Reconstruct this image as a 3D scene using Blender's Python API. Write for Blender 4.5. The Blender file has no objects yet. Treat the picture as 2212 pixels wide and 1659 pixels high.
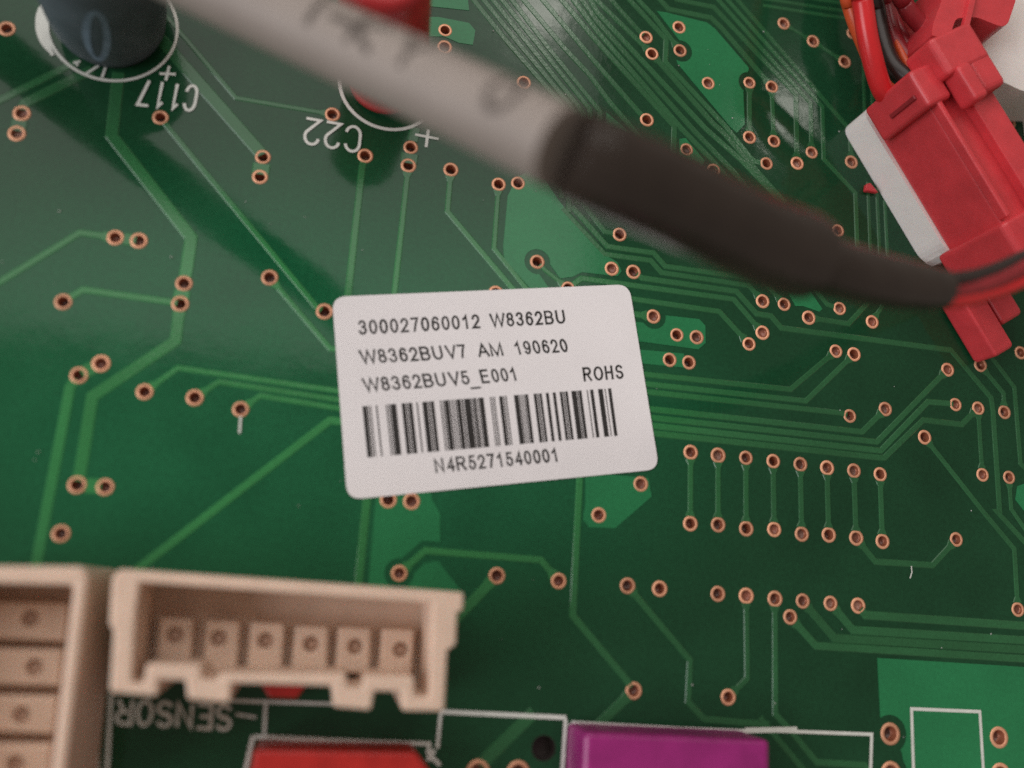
# Macro scene: a green circuit board with a paper label, a grey cable, connectors and capacitors.
# 1 Blender unit = 1 cm; the board's top face is z = 0.
import bpy, bmesh, math, random
from mathutils import Vector, Matrix
from mathutils.geometry import delaunay_2d_cdt
random.seed(7)
SC = bpy.context.scene
COL = SC.collection
R = math.radians

# ------------------------------------------------------------------ camera
FOCUS, FSTOP = 8.8, 0.125
WORLD = 0.24
CEIL_POS, CEIL_SIZE, CEIL_RAD = (-42.0, 70.0, 70.0), (126.0, 106.0), 1.75
SIDE_POS, SIDE_SIZE, SIDE_RAD = (-85.0, -25.0, 48.0), (60.0, 55.0), 5.2
LAMP_RAD = 11.0
EXPOSURE = 0.06
LAMPSPOT = [(2.6948, 3.2054), (0.0514, 3.8712)]
CAM = [[0.975137, -0.111711, -0.191386], [0.065394, 0.970244, -0.233132], [0.211734, 0.214821, 0.953426]]
CAMPOS = [-1.53109, -1.86506, 7.62741]
cam = bpy.data.cameras.new('camera'); camo = bpy.data.objects.new('camera', cam); COL.objects.link(camo)
m = Matrix(CAM).to_4x4(); m.translation = CAMPOS; camo.matrix_world = m
cam.sensor_width = 36.0; cam.lens = 36.0 * 1900.0 / 2212.0
cam.clip_start = 0.05; cam.clip_end = 1000.0
cam.dof.use_dof = True; cam.dof.focus_distance = FOCUS; cam.dof.aperture_fstop = FSTOP
SC.camera = camo
SC.unit_settings.system = 'METRIC'; SC.unit_settings.scale_length = 0.01

# ------------------------------------------------------------------ light
world = bpy.data.worlds.new('World'); SC.world = world; world.use_nodes = True
bg = world.node_tree.nodes['Background']; bg.inputs[0].default_value = (1.0, 0.84, 0.72, 1); bg.inputs[1].default_value = WORLD
def area(name, loc, target, sx, sy, radiance, color):
    l = bpy.data.lights.new(name, 'AREA'); l.shape = 'RECTANGLE'; l.size = sx; l.size_y = sy
    l.energy = radiance * math.pi * sx * sy; l.color = color
    o = bpy.data.objects.new(name, l); COL.objects.link(o); o.location = loc
    o.rotation_euler = (Vector(target) - Vector(loc)).to_track_quat('-Z', 'Y').to_euler(); return o
area('side_fill', SIDE_POS, (0, 0, 0), SIDE_SIZE[0], SIDE_SIZE[1], SIDE_RAD, (0.95, 0.955, 1.0))  # fill lamp added out of view at the left to brighten side faces
area('ceiling_light', CEIL_POS, (CEIL_POS[0], CEIL_POS[1], 0), CEIL_SIZE[0], CEIL_SIZE[1], CEIL_RAD, (1.0, 0.955, 0.92))
for i, (x, y) in enumerate(LAMPSPOT):
    q = [CAMPOS[0] + (x - CAMPOS[0]) * 9.7, CAMPOS[1] + (y - CAMPOS[1]) * 9.7, 66.0]
    area('ceiling_lamp', q, (x, y, 0), 4.5, 4.5, LAMP_RAD, (1.0, 0.97, 0.88))
vs = SC.view_settings; vs.view_transform = 'Standard'; vs.look = 'None'; vs.exposure = EXPOSURE; vs.gamma = 1.0
try: vs.use_curve_mapping = False
except Exception: pass
SC.render.film_transparent = False
SC.cycles.max_bounces = 8; SC.cycles.use_denoising = False

# ------------------------------------------------------------------ survey of the board (cm)
DRILL = (0.4777,-3.0898)
VIAS = [(-4.7236,2.668,0.0715),(-4.4621,1.8918,0.0715),(-4.4665,1.6996,0.0715),(-3.3511,2.0615,0.0715),(-2.4352,1.8367,0.0715),(-2.4357,1.6398,0.0715),(-3.5402,0.8836,0.0715),(-3.3503,0.8843,0.0715),(-1.8737,2.3721,0.0715),(-1.5334,2.0089,0.0715),(-1.124,2.1695,0.0715),(-1.1283,1.9806,0.0715),(-0.728,2.0072,0.0715),(-0.2598,1.9351,0.0715),(-0.0734,1.9779,0.0715),(0.9654,1.6102,0.0715),(1.2062,2.895,0.0715),(-0.0849,3.0625,0.0715),(-0.9058,3.4743,0.0715),(-0.895,3.2908,0.0715),(1.1682,3.8385,0.0715),(1.2379,3.6591,0.0715),(1.5268,4.0329,0.0715),(1.5449,3.7612,0.0715),(1.6399,2.6406,0.0715),(2.7296,4.3407,0.0715),(3.0767,4.1955,0.0715),(3.5572,4.396,0.0715),(3.4535,4.0225,0.0715),(1.8636,3.4415,0.0715),(2.3297,3.5397,0.0715),(2.5864,3.5431,0.0715),(2.3313,2.9055,0.0715),(2.6086,2.9117,0.0715),(3.0395,2.8592,0.0715),(2.5222,2.6405,0.0715),(2.8708,2.7051,0.0715),(3.5014,2.8299,0.0715),(1.9366,2.4605,0.0715),(3.3233,2.0186,0.0715),(5.505,3.668,0.0715),(-3.8495,0.262,0.0715),(-2.9306,0.5542,0.0715),(-2.9352,0.3688,0.0715),(-2.233,0.7076,0.0715),(-1.7307,0.4609,0.0715),(-3.474,-0.2255,0.0715),(-3.625,-0.3435,0.0715),(-3.1007,-0.4237,0.0715),(-2.7009,-0.4291,0.0715),(-2.3212,-0.4873,0.0715),(-3.4888,-1.2341,0.0715),(-3.2776,-1.2325,0.0715),(0.1642,1.2087,0.0715),(0.9,1.2459,0.0715),(1.1206,1.2463,0.0715),(-0.2093,0.8454,0.0715),(0.4788,0.9873,0.0715),(1.337,0.8222,0.0715),(1.5804,0.6675,0.0715),(1.5127,0.4115,0.0715),(-1.0103,-1.1397,0.0715),(-0.8116,-1.1358,0.0715),(1.2622,-0.7992,0.0715),(1.7835,0.6701,0.0715),(1.7091,0.4092,0.0715),(2.4771,1.1329,0.0715),(2.7098,1.1322,0.0715),(2.979,1.0272,0.0715),(3.3244,1.1713,0.0715),(3.689,1.0766,0.0715),(2.4751,0.8057,0.0715),(2.3324,0.6722,0.0715),(3.2726,0.7147,0.0715),(3.4728,0.7072,0.0715),(4.5389,0.6736,0.0715),(4.9317,0.7699,0.0715),(5.4287,0.9642,0.0715),(4.6095,0.3145,0.0715),(4.8732,0.3047,0.0715),(5.1821,0.2976,0.0715),(3.4093,0.0673,0.0715),(3.8048,0.1804,0.0715),(4.2359,-0.0618,0.0715),(4.8774,-0.3796,0.0715),(5.1854,-0.3779,0.0715),(1.7447,-0.4574,0.0715),(2.0209,-0.4597,0.0715),(2.3038,-0.4559,0.0715),(2.5856,-0.4613,0.0715),(2.8695,-0.4641,0.0715),(3.1519,-0.4718,0.0715),(3.4397,-0.4734,0.0715),(3.7242,-0.4817,0.0715),(-3.5423,-1.625,0.0715),(-0.8598,-1.7464,0.0715),(-0.0194,-1.7092,0.0715),(0.5336,-1.7163,0.0715),(1.1693,-1.7151,0.0715),(1.4722,-1.7207,0.0715),(1.258,-2.599,0.0715),(0.8742,-1.114,0.0715),(1.7545,-1.1187,0.0715),(2.0284,-1.1065,0.0715),(2.3094,-1.1209,0.0715),(2.5924,-1.1055,0.0715),(2.8758,-1.1263,0.0715),(3.1569,-1.1115,0.0715),(3.4462,-1.1181,0.0715),(3.7258,-1.1287,0.0715),(4.5372,-1.0487,0.0715),(2.0326,-1.7291,0.0715),(2.3115,-1.729,0.0715),(2.5973,-1.7384,0.0715),(2.8775,-1.7402,0.0715),(3.1614,-1.7433,0.0715),(3.4474,-1.7467,0.0715),(2.7496,-1.8903,0.0715),(2.1415,-2.6158,0.0715),(5.1852,-1.6761,0.0715),(3.741,-2.8674,0.1),(4.8833,-2.8605,0.1),(3.7358,-3.2003,0.1),(4.8794,-3.1848,0.1),(-0.0664,-3.2904,0.1),(0.2716,-3.2878,0.1)]
TRACES = [(0.0973,[(-3.7603,2.4311),(-3.7191,1.8146),(-2.9318,0.9773),(-2.9269,0.7216),(-2.9306,0.5542)],[0,0.0715]),(0.1208,[(-2.9306,0.5542),(-2.9352,0.3688)],[0.0715,0.0715]),(0.0863,[(-2.9352,0.3688),(-2.922,0.0401),(-3.4932,-0.5072),(-3.481,-1.1426),(-3.4888,-1.2341)],[0.0715,0.0715]),(0.1104,[(-3.4888,-1.2341),(-3.2776,-1.2325)],[0.0715,0.0715]),(0.055,[(-3.8495,0.262),(-3.7144,0.3883),(-3.0091,0.3754),(-2.9352,0.3688)],[0.0715,0.0715]),(0.0547,[(-3.5402,0.8836),(-3.8224,0.8865),(-4.4129,0.308)],[0.0715,0]),(0.0993,[(-3.5402,0.8836),(-3.3503,0.8843)],[0.0715,0.0715]),(0.1051,[(-3.474,-0.2255),(-3.625,-0.3435)],[0.0715,0.0715]),(0.0724,[(-3.625,-0.3435),(-3.6743,-0.4497),(-3.6776,-1.4665),(-3.6774,-1.9447)],[0.0715,0]),(0.0461,[(-3.1007,-0.4237),(-2.8694,-0.1904),(-0.8304,-0.2651)],[0.0715,0]),(0.0466,[(-2.7009,-0.4291),(-2.5268,-0.2714),(-0.8229,-0.3481)],[0.0715,0]),(0.047,[(-2.3212,-0.4873),(-2.1736,-0.3527),(-0.8154,-0.4306)],[0.0715,0]),(0.0663,[(-2.9451,-1.8701),(-1.573,-0.5039),(-1.2136,-0.5001)],[0,0]),(0.0496,[(-3.3511,2.0615),(-3.2424,1.9475),(-1.8056,0.4939),(-1.7307,0.4609)],[0.0715,0.0715]),(0.0463,[(-2.233,0.7076),(-1.644,0.1309),(-1.2782,0.1337)],[0.0715,0]),(0.1074,[(-3.5139,2.8761),(-2.4744,1.8881),(-2.4352,1.8367)],[0,0.0715]),(0.1418,[(-2.4352,1.8367),(-2.4357,1.6398)],[0.0715,0.0715]),(0.0435,[(-3.5128,3.1341),(-2.7421,2.3752),(-1.8737,2.3721)],[0,0.0715]),(0.0662,[(-4.0917,2.4874),(-4.7153,1.9248)],[0,0]),(0.0804,[(-3.9776,2.418),(-4.4575,1.9893),(-4.4621,1.8918)],[0,0.0715]),(0.1189,[(-4.4621,1.8918),(-4.4665,1.6996)],[0.0715,0.0715]),(0.0621,[(-1.5334,2.0089),(-1.5485,1.8806),(-1.5428,0.4573)],[0.0715,0]),(0.0912,[(-1.099,2.3756),(-1.124,2.1695)],[0,0.0715]),(0.1478,[(-1.124,2.1695),(-1.1283,1.9806)],[0.0715,0.0715]),(0.0508,[(-1.1283,1.9806),(-1.1374,0.5113)],[0.0715,0]),(0.0511,[(-0.728,2.0072),(-0.7249,1.581),(0.1029,0.752)],[0.0715,0]),(0.0452,[(-0.2598,1.9351),(-0.2581,1.2807),(0.1884,0.8092)],[0.0715,0]),(0.0427,[(0.1642,1.2087),(0.2436,1.1395),(0.4788,0.9873)],[0.0715,0.0715]),(0.056,[(-0.7026,3.9302),(-0.2769,3.4729),(0.3013,2.9092),(0.3654,2.8254),(0.3664,1.8905)],[0,0]),(0.0562,[(-0.6014,3.9531),(-0.1748,3.4945),(0.3905,2.9157),(0.4547,2.8317),(0.441,1.7612)],[0,0]),(0.0564,[(-0.5094,3.974),(-0.0819,3.5142),(0.4806,2.9116),(0.5448,2.8275),(0.5235,1.8555)],[0,0]),(0.0533,[(-0.4169,3.995),(0.0276,3.5153),(0.6015,2.9026),(0.6494,2.5179)],[0,0]),(0.0535,[(-0.314,4.0183),(0.1171,3.5232),(0.6705,2.9373),(0.7129,2.8916),(0.7287,2.5322)],[0,0]),(0.0575,[(-0.1633,4.0074),(0.2973,3.539),(0.5945,3.27),(0.809,3.018),(1.3386,2.4928)],[0,0]),(0.0579,[(0.0249,4.0611),(0.2835,3.7975),(0.6582,3.4149),(1.1068,2.9774),(1.2062,2.895)],[0,0.0715]),(0.0617,[(0.2316,4.0964),(0.6469,3.6739),(1.504,2.8781),(1.4985,2.457)],[0,0]),(0.0619,[(0.3476,4.134),(0.6415,3.7962),(1.5775,2.8699),(1.9086,2.5857),(2.2504,2.2364)],[0,0]),(0.0621,[(0.4394,4.1547),(0.6364,3.9081),(1.7141,2.8734),(2.164,2.4791),(2.4101,2.2201)],[0,0]),(0.0625,[(0.5367,4.1767),(0.6317,4.015),(1.8511,2.9097),(2.2486,2.6239),(2.6788,2.2429)],[0,0]),(0.0597,[(0.5823,4.187),(1.2379,3.6591)],[0,0.0715]),(0.0629,[(1.2379,3.6591),(1.9353,2.9803),(2.0322,2.9132),(2.7328,2.2302)],[0.0715,0]),(0.0596,[(0.9464,4.2692),(1.3898,3.8596),(1.386,3.5976),(2.0637,2.9822),(2.3451,2.6736),(2.3991,2.6394),(2.5222,2.6405)],[0,0.0715]),(0.0572,[(1.0411,4.2906),(1.2496,4.1052),(1.5449,3.7612)],[0,0.0715]),(0.0564,[(0.7479,4.2243),(1.0863,3.8975),(1.1682,3.8385)],[0,0.0715]),(0.0624,[(1.2745,4.3549),(1.4072,4.227),(1.8864,4.2274),(2.0087,4.131),(2.5864,3.5431)],[0,0.0715]),(0.0591,[(1.4687,4.3636),(1.9176,4.3639),(2.0182,4.274),(2.866,3.5071),(2.8708,2.7051)],[0,0.0715]),(0.0517,[(1.937,4.4952),(3.0375,3.4347),(3.0395,2.8592)],[0,0.0715]),(0.0506,[(2.0436,4.5193),(3.1734,3.4241),(3.1798,2.8091),(3.5405,2.4804),(3.5448,1.7021)],[0,0]),(0.052,[(2.1596,4.5455),(3.4971,3.2098),(3.5014,2.8299)],[0,0.0715]),(0.0429,[(2.4848,4.6963),(3.1884,4.7385),(3.8364,4.7847)],[0,0]),(0.0428,[(2.4847,4.5996),(3.1866,4.6402),(3.833,4.685)],[0,0]),(0.0426,[(2.4845,4.5129),(3.185,4.5521),(3.83,4.5956)],[0,0]),(0.0419,[(2.7296,4.3407),(3.0767,4.1955)],[0.0715,0.0715]),(0.0421,[(3.0767,4.1955),(3.4535,4.0225)],[0.0715,0.0715]),(0.041,[(3.684,4.5148),(3.6786,3.1334)],[0,0]),(0.0411,[(3.7844,4.0905),(3.7715,3.1504)],[0,0]),(0.0413,[(3.8635,3.9154),(3.8648,3.1674)],[0,0]),(0.0388,[(3.69,2.6298),(3.6965,1.7244)],[0,0]),(0.0389,[(3.794,2.5761),(3.8042,1.7403)],[0,0]),(0.0391,[(3.8844,2.4489),(3.8944,1.7535)],[0,0]),(0.0565,[(2.3297,3.5397),(2.3313,2.9055)],[0.0715,0.0715]),(0.0499,[(2.5864,3.5431),(2.6086,2.9117)],[0.0715,0.0715]),(0.0508,[(0.5666,1.8911),(0.8139,1.6171),(0.9654,1.6102)],[0,0.0715]),(0.0546,[(0.4725,1.825),(0.8496,1.4672),(1.3235,1.4714),(1.4467,1.3509),(2.3055,1.3573),(3.1264,1.3586)],[0,0]),(0.0544,[(0.3776,1.7894),(0.8238,1.3836),(1.296,1.389),(1.4087,1.2804),(2.3307,1.2762),(2.4771,1.1329)],[0,0.0715]),(0.0597,[(1.1206,1.2463),(1.213,1.1955),(2.2003,1.1964),(2.414,0.9924),(2.5717,0.9893),(2.6795,0.88),(4.5928,0.8894),(5.0364,0.4315),(5.0479,0.2864),(5.0511,-0.7376),(5.0243,-0.7398),(5.3895,-1.0775)],[0.0715,0]),(0.0554,[(0.4788,0.9873),(0.605,1.1056),(2.1696,1.1117),(2.4751,0.8057)],[0.0715,0.0715]),(0.0548,[(0.8029,0.973),(2.0183,0.964),(2.3324,0.6722)],[0,0.0715]),(0.0626,[(1.0021,0.8161),(1.337,0.8222)],[0,0.0715]),(0.0499,[(2.4975,1.3357),(2.7098,1.1322)],[0,0.0715]),(0.0508,[(2.9896,1.4055),(3.1921,1.1945),(3.3244,1.1713)],[0,0.0715]),(0.0543,[(2.979,1.0272),(3.4209,1.0202),(3.7563,1.3966)],[0.0715,0]),(0.0451,[(3.689,1.0766),(3.8043,1.2527),(3.8277,1.4065)],[0.0715,0]),(0.0546,[(0.8628,0.2324),(2.7742,0.2643),(3.2726,0.7147)],[0,0.0715]),(0.0547,[(0.8666,0.1435),(2.9383,0.1664),(3.4728,0.7072)],[0,0.0715]),(0.0553,[(0.8698,0.0698),(3.3205,0.0873),(3.4093,0.0673)],[0,0.0715]),(0.0586,[(0.8767,-0.0913),(3.5435,-0.0782),(3.8048,0.1804)],[0,0.0715]),(0.0587,[(0.8801,-0.1713),(3.7017,-0.1625),(4.5389,0.6736)],[0,0.0715]),(0.0611,[(0.8833,-0.2437),(3.7412,-0.2464),(4.2931,0.3086),(4.524,0.318),(4.6095,0.3145)],[0,0.0715]),(0.0605,[(0.8864,-0.3159),(3.7725,-0.317),(4.2306,0.114),(4.6725,0.1145),(4.8732,0.3047)],[0,0.0715]),(0.0506,[(4.8732,0.3047),(4.8774,-0.3796)],[0.0715,0.0715]),(0.0529,[(4.9317,0.7699),(5.1879,0.4977),(5.1821,0.2976)],[0.0715,0.0715]),(0.0517,[(5.0508,0.8959),(5.3234,0.579),(5.3334,-0.2219),(5.6909,-0.5291)],[0,0]),(0.053,[(4.2359,-0.0618),(4.8643,-0.7532),(5.1926,-1.0922),(5.1852,-1.6761)],[0.0715,0.0715]),(0.0471,[(5.1854,-0.3779),(5.1878,-0.6968),(5.3985,-0.9701)],[0.0715,0]),(0.0526,[(1.7447,-0.4574),(1.7545,-1.1187)],[0.0715,0.0715]),(0.0531,[(2.0209,-0.4597),(2.0284,-1.1065)],[0.0715,0.0715]),(0.0536,[(2.3038,-0.4559),(2.3094,-1.1209)],[0.0715,0.0715]),(0.0542,[(2.5856,-0.4613),(2.5924,-1.1055)],[0.0715,0.0715]),(0.0548,[(2.8695,-0.4641),(2.8758,-1.1263)],[0.0715,0.0715]),(0.0553,[(3.1519,-0.4718),(3.1569,-1.1115)],[0.0715,0.0715]),(0.0559,[(3.4397,-0.4734),(3.4462,-1.1181)],[0.0715,0.0715]),(0.0565,[(3.7242,-0.4817),(3.7258,-1.1287)],[0.0715,0.0715]),(0.0603,[(3.4462,-1.1181),(3.6445,-1.3269),(4.2613,-1.3164),(4.5372,-1.0487)],[0.0715,0.0715]),(0.0535,[(2.3115,-1.729),(2.3231,-2.4509),(2.1415,-2.6158)],[0.0715,0.0715]),(0.056,[(2.5973,-1.7384),(2.5956,-2.741),(2.7152,-2.8473),(2.9985,-3.1317),(3.4731,-3.1421),(3.592,-3.2945)],[0.0715,0]),(0.0557,[(2.4459,-2.7726),(2.5799,-2.9101),(2.9805,-3.3086)],[0,0]),(0.0699,[(2.7496,-1.8903),(3.0077,-2.1319),(5.2176,-2.1374),(5.5444,-2.1385)],[0.0715,0]),(0.0701,[(2.8775,-1.7402),(3.1974,-2.0547),(5.2246,-2.0511),(5.5524,-2.0515)],[0.0715,0]),(0.0704,[(3.1614,-1.7433),(3.3898,-1.9708),(5.2317,-1.9643),(5.5603,-1.9641)],[0.0715,0]),(0.0708,[(3.4474,-1.7467),(3.5222,-1.8278),(5.2428,-1.8275),(5.5729,-1.8262)],[0.0715,0]),(0.0573,[(1.1693,-1.7151),(1.7748,-2.3192),(1.7628,-2.67),(1.9172,-2.8114),(2.5353,-2.8315)],[0.0715,0]),(0.0618,[(0.682,-0.6719),(0.6773,-1.9999),(1.1915,-2.5151),(1.258,-2.599)],[0,0.0715]),(0.079,[(1.258,-2.599),(1.022,-2.8253),(0.811,-3.0184)],[0.0715,0]),(0.0571,[(-0.8598,-1.7464),(-0.6551,-1.5423),(0.366,-1.549),(0.5336,-1.7163)],[0.0715,0.0715]),(0.0797,[(-0.0194,-1.7092),(-0.3978,-2.1522)],[0.0715,0]),(0.0996,[(0.3807,-2.8122),(0.0092,-3.1757),(-0.0664,-3.2904)],[0,0.1]),(0.0691,[(-1.1905,-1.0497),(-1.191,-1.9742)],[0,0])]
POURS = [([(-0.1651,1.8307),(-0.0849,2.0375),(0.0899,2.1817),(0.3236,1.8793),(0.7973,1.3924),(0.9564,1.3191),(0.9988,1.2334),(0.9619,1.1776),(0.6069,1.1672),(0.518,1.1092),(0.3983,1.075),(0.353,0.9389),(0.1376,0.9089),(-0.1554,1.1893),(-0.1741,1.3089)],[((0.1642,1.2087),0.125)],[([(0.1642,1.2087),(0.2436,1.1395),(0.4378,0.9046)],0.15)]),([(1.2476,4.1719),(1.3869,4.1795),(1.8379,4.1583),(1.9319,4.1028),(2.3206,3.7147),(2.2579,3.4109),(2.2758,3.0439),(2.1878,2.9278),(2.1228,2.9766),(1.5188,3.6023),(1.4843,3.7085),(1.5125,3.8742)],[((1.5527,3.7569),0.125),((2.3288,3.5386),0.125)],[([(1.0411,4.2906),(1.2496,4.1052),(1.5527,3.7569)],0.13)]),([(1.5594,2.7447),(1.6268,2.7678),(1.8354,2.5512),(1.8053,2.46),(1.5636,2.5569)],[],[]),([(3.6301,-2.2068),(5.5378,-2.2121),(5.426,-3.4403),(3.9282,-3.4681),(3.8531,-3.0267),(3.6434,-2.7283)],[((3.741,-2.8674),0.165),((3.7358,-3.2003),0.165)],[]),([(1.0529,0.7505),(1.4698,0.8494),(1.8079,0.8569),(1.8711,0.7994),(1.8767,0.6244),(1.8032,0.5502),(1.1082,0.5563)],[((1.3377,0.8221),0.125)],[([(1.0021,0.8161),(1.3377,0.8221)],0.15)]),([(1.1113,0.471),(1.6558,0.4906),(1.6588,0.3522),(1.116,0.3392)],[],[]),([(-1.119,-0.9101),(-0.6945,-0.8706),(-0.6327,-1.1137),(-0.5562,-1.2191),(-0.5344,-1.4746),(-0.6669,-1.4846),(-0.7442,-1.6523),(-0.6262,-1.6439),(-0.5493,-1.6125),(-0.3006,-1.8794),(-1.1062,-1.9312),(-1.1173,-1.2527)],[((-0.8598,-1.7464),0.125)],[([(-0.8598,-1.7464),(-0.6551,-1.5423),(-0.3674,-1.5471)],0.16)]),([(0.7289,-0.738),(1.3351,-0.7386),(1.3702,-0.9057),(1.2043,-1.0588),(1.0342,-1.2182),(0.7885,-1.2309),(0.7279,-1.1673),(0.7423,-1.0159)],[],[]),([(-1.3074,3.7931),(-0.7218,3.9258),(-0.6882,3.7455),(-1.052,3.7085),(-1.2955,3.6652)],[],[]),([(-1.191,3.5584),(-0.9857,3.6056),(-0.6773,3.6054),(-0.6086,3.533),(-0.6223,3.3696),(-0.7644,3.3645),(-0.9111,3.4032),(-1.1718,3.3477)],[],[]),([(2.7162,1.3175),(2.9716,1.3452),(3.1309,1.1371),(3.0961,1.1046),(2.9177,1.1409),(2.8329,1.1294)],[],[]),([(5.2729,-0.4593),(5.5791,-0.333),(5.5361,-0.8256),(5.3529,-0.7247),(5.2394,-0.5987)],[],[]),([(0.7727,2.8975),(0.9292,2.7926),(1.1181,2.6452),(0.7941,2.6288)],[],[])]
STROKES = [(0.03,[(3.9602,-3.2861),(3.9658,-2.6421),(4.6889,-2.6388),(4.6925,-3.2692)]),(0.03,[(2.4014,-2.8801),(3.547,-2.8778),(3.5176,-3.2962)]),(0.045,[(2.298,-2.8875),(2.5352,-2.8755),(2.8056,-2.861)]),(0.035,[(-0.4185,-2.8342),(0.6592,-2.8412)]),(0.03,[(0.6556,-2.8513),(0.6467,-3.3623)]),(0.03,[(-0.414,-2.8424),(-0.4174,-3.1171)]),(0.032,[(0.7088,-2.8802),(1.7171,-2.8947),(2.3275,-2.8929)]),(0.025,[(0.6983,-2.8868),(0.6907,-3.1563)]),(0.03,[(-1.8718,-3.076),(-1.1963,-3.0851),(-0.4735,-3.0857)]),(0.03,[(-1.8842,-3.0707),(-1.9086,-3.3317)]),(0.025,[(-1.8185,-2.8262),(-1.8011,-3.0565)]),(0.025,[(-2.0944,-2.8165),(-1.2265,-2.8084)]),(0.03,[(-0.4864,-3.0837),(-0.4928,-3.1548),(-0.3835,-3.2458)]),(0.04,[(-0.4442,-3.1297),(-0.4876,-3.2134)]),(0.03,[(-2.9768,-2.805),(-2.9087,-3.4441)]),(0.022,[(-3.0511,-2.8081),(-2.974,-3.4456)]),(0.02,[(-2.313,-0.5491),(-2.3038,-0.6939)]),(0.012,[(4.0216,-1.3407),(4.0256,-1.3986),(4.0029,-1.4581)]),(0.022,[(-4.0358,2.3447),(-3.9332,2.4611)]),(0.022,[(-3.8715,2.4783),(-3.887,2.3515)]),(0.02,[(-4.1417,2.4432),(-4.0867,2.473)]),(0.02,[(-4.1262,2.4648),(-4.1001,2.4239)]),(0.024,[(-3.4214,2.484),(-3.2853,2.5052)]),(0.024,[(-3.3517,2.5766),(-3.3598,2.426)]),(0.025,[(-1.0962,2.3053),(-0.8717,2.2978)]),(0.028,[(-0.9765,2.376),(-0.9824,2.1929)]),(0.02,[(-2.0341,-2.9155),(-1.8785,-2.9328)]),(0.04,[(4.6145,1.2966),(4.8306,0.9878)]),(0.03,[(5.6816,3.9895),(5.6923,3.5343)]),(0.07,[(4.5954,4.9238),(4.553,4.7842)]),(0.07,[(4.4958,4.5724),(4.431,4.4308)])]
SILKTEXT = [('C117',(-3.0795,2.4222),(-3.5526,2.3953),(-3.084,2.1736)),('C22',(-1.6009,2.2805),(-2.1013,2.2865),(-1.5967,2.0282)),('SENSOR',(-2.0768,-2.8596),(-2.9171,-2.842),(-2.0654,-3.0311))]
LABELTEXT = [('300027060012',(-1.4095,0.282),(-0.3287,0.4842),(-1.4383,0.4143)),('W8362BU',(-0.2346,0.5018),(0.4714,0.634),(-0.2635,0.6341)),('W8362BUV7',(-1.3616,0.0188),(-0.4265,0.1904),(-1.4043,0.1434)),('AM',(-0.3247,0.2091),(-0.0944,0.2514),(-0.3674,0.3337)),('190620',(0.0173,0.2719),(0.5155,0.3633),(-0.0254,0.3964)),('W8362BUV5',(-1.309,-0.2291),(-0.3792,-0.0494),(-1.3513,-0.106)),('E001',(-0.2766,-0.0296),(0.0584,0.0352),(-0.3189,0.0936)),('ROHS',(0.6734,0.0962),(1.0611,0.1709),(0.6489,0.2308)),('N4R5271540001',(-0.6252,-0.875),(0.4828,-0.6686),(-0.6577,-0.7505))]
UNDERSCORE = [(-0.3769,-0.0953),(-0.2838,-0.0761),(-0.2865,-0.0593),(-0.3796,-0.0785)]
BARS = [(0.0,0.016),(0.0183,0.0229),(0.0275,0.0321),(0.0507,0.0562),(0.0884,0.0933),(0.0982,0.1031),(0.1056,0.1277),(0.1486,0.1633),(0.1661,0.1716),(0.1744,0.1891),(0.2054,0.2109),(0.2284,0.248),(0.2511,0.2573),(0.2603,0.2738),(0.2972,0.3021),(0.307,0.3119),(0.3143,0.3315),(0.3341,0.3392),(0.3443,0.3494),(0.3546,0.3597),(0.3622,0.3782),(0.3816,0.3883),(0.3917,0.4175),(0.42,0.4249),(0.4273,0.4371),(0.439,0.4427),(0.4464,0.45),(0.4519,0.4703),(0.4956,0.4996),(0.5036,0.5076),(0.5115,0.5155),(0.5326,0.5464),(0.5488,0.5535),(0.5582,0.5629),(0.5929,0.6117),(0.6139,0.6183),(0.6227,0.6271),(0.6315,0.6359),(0.6381,0.6507),(0.6733,0.6859),(0.6887,0.6944),(0.6972,0.7072),(0.7236,0.7361),(0.7525,0.765),(0.7814,0.7927),(0.7955,0.8012),(0.804,0.8153),(0.8304,0.8517),(0.8539,0.8583),(0.8605,0.8731),(0.8954,0.8998),(0.9095,0.9234),(0.9435,0.9636),(0.9717,0.9755),(0.9862,1.0)]
BARQUAD = [(-1.3147,-0.354),(0.9382,0.0647),(1.0189,-0.3765),(-1.2238,-0.7957)]
LABEL = [(-1.6819,0.6016),(1.0769,1.1089),(1.4333,-0.648),(-1.3563,-1.1709)]
CONN_OUT = [(-2.8712,-1.8647),(-0.4569,-1.8682),(-0.4523,-1.999),(-0.495,-2.0126),(-0.4845,-2.2419),(-0.5456,-2.2884),(-0.5333,-2.7049),(-0.8353,-2.7123),(-0.8639,-2.5852),(-1.0477,-2.5878),(-1.0563,-2.7167),(-1.2639,-2.7083),(-1.3199,-2.7043),(-1.3458,-2.5675),(-2.0258,-2.577),(-2.0204,-2.7078),(-2.2982,-2.6961),(-2.3259,-2.5743),(-2.5029,-2.5753),(-2.4993,-2.6845),(-2.8027,-2.6706),(-2.8416,-2.2657),(-2.874,-2.2422),(-2.9054,-1.9315)]
CONN_IN = [(-2.7227,-1.9452),(-0.6854,-1.9581),(-0.654,-2.6131),(-0.7531,-2.612),(-0.7744,-2.476),(-1.1261,-2.4816),(-1.1386,-2.5709),(-1.236,-2.5699),(-1.2568,-2.4772),(-2.1108,-2.517),(-2.1198,-2.563),(-2.2215,-2.5626),(-2.2451,-2.4676),(-2.5958,-2.4746),(-2.5956,-2.6043),(-2.6747,-2.6029),(-2.7181,-2.1362)]
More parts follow.
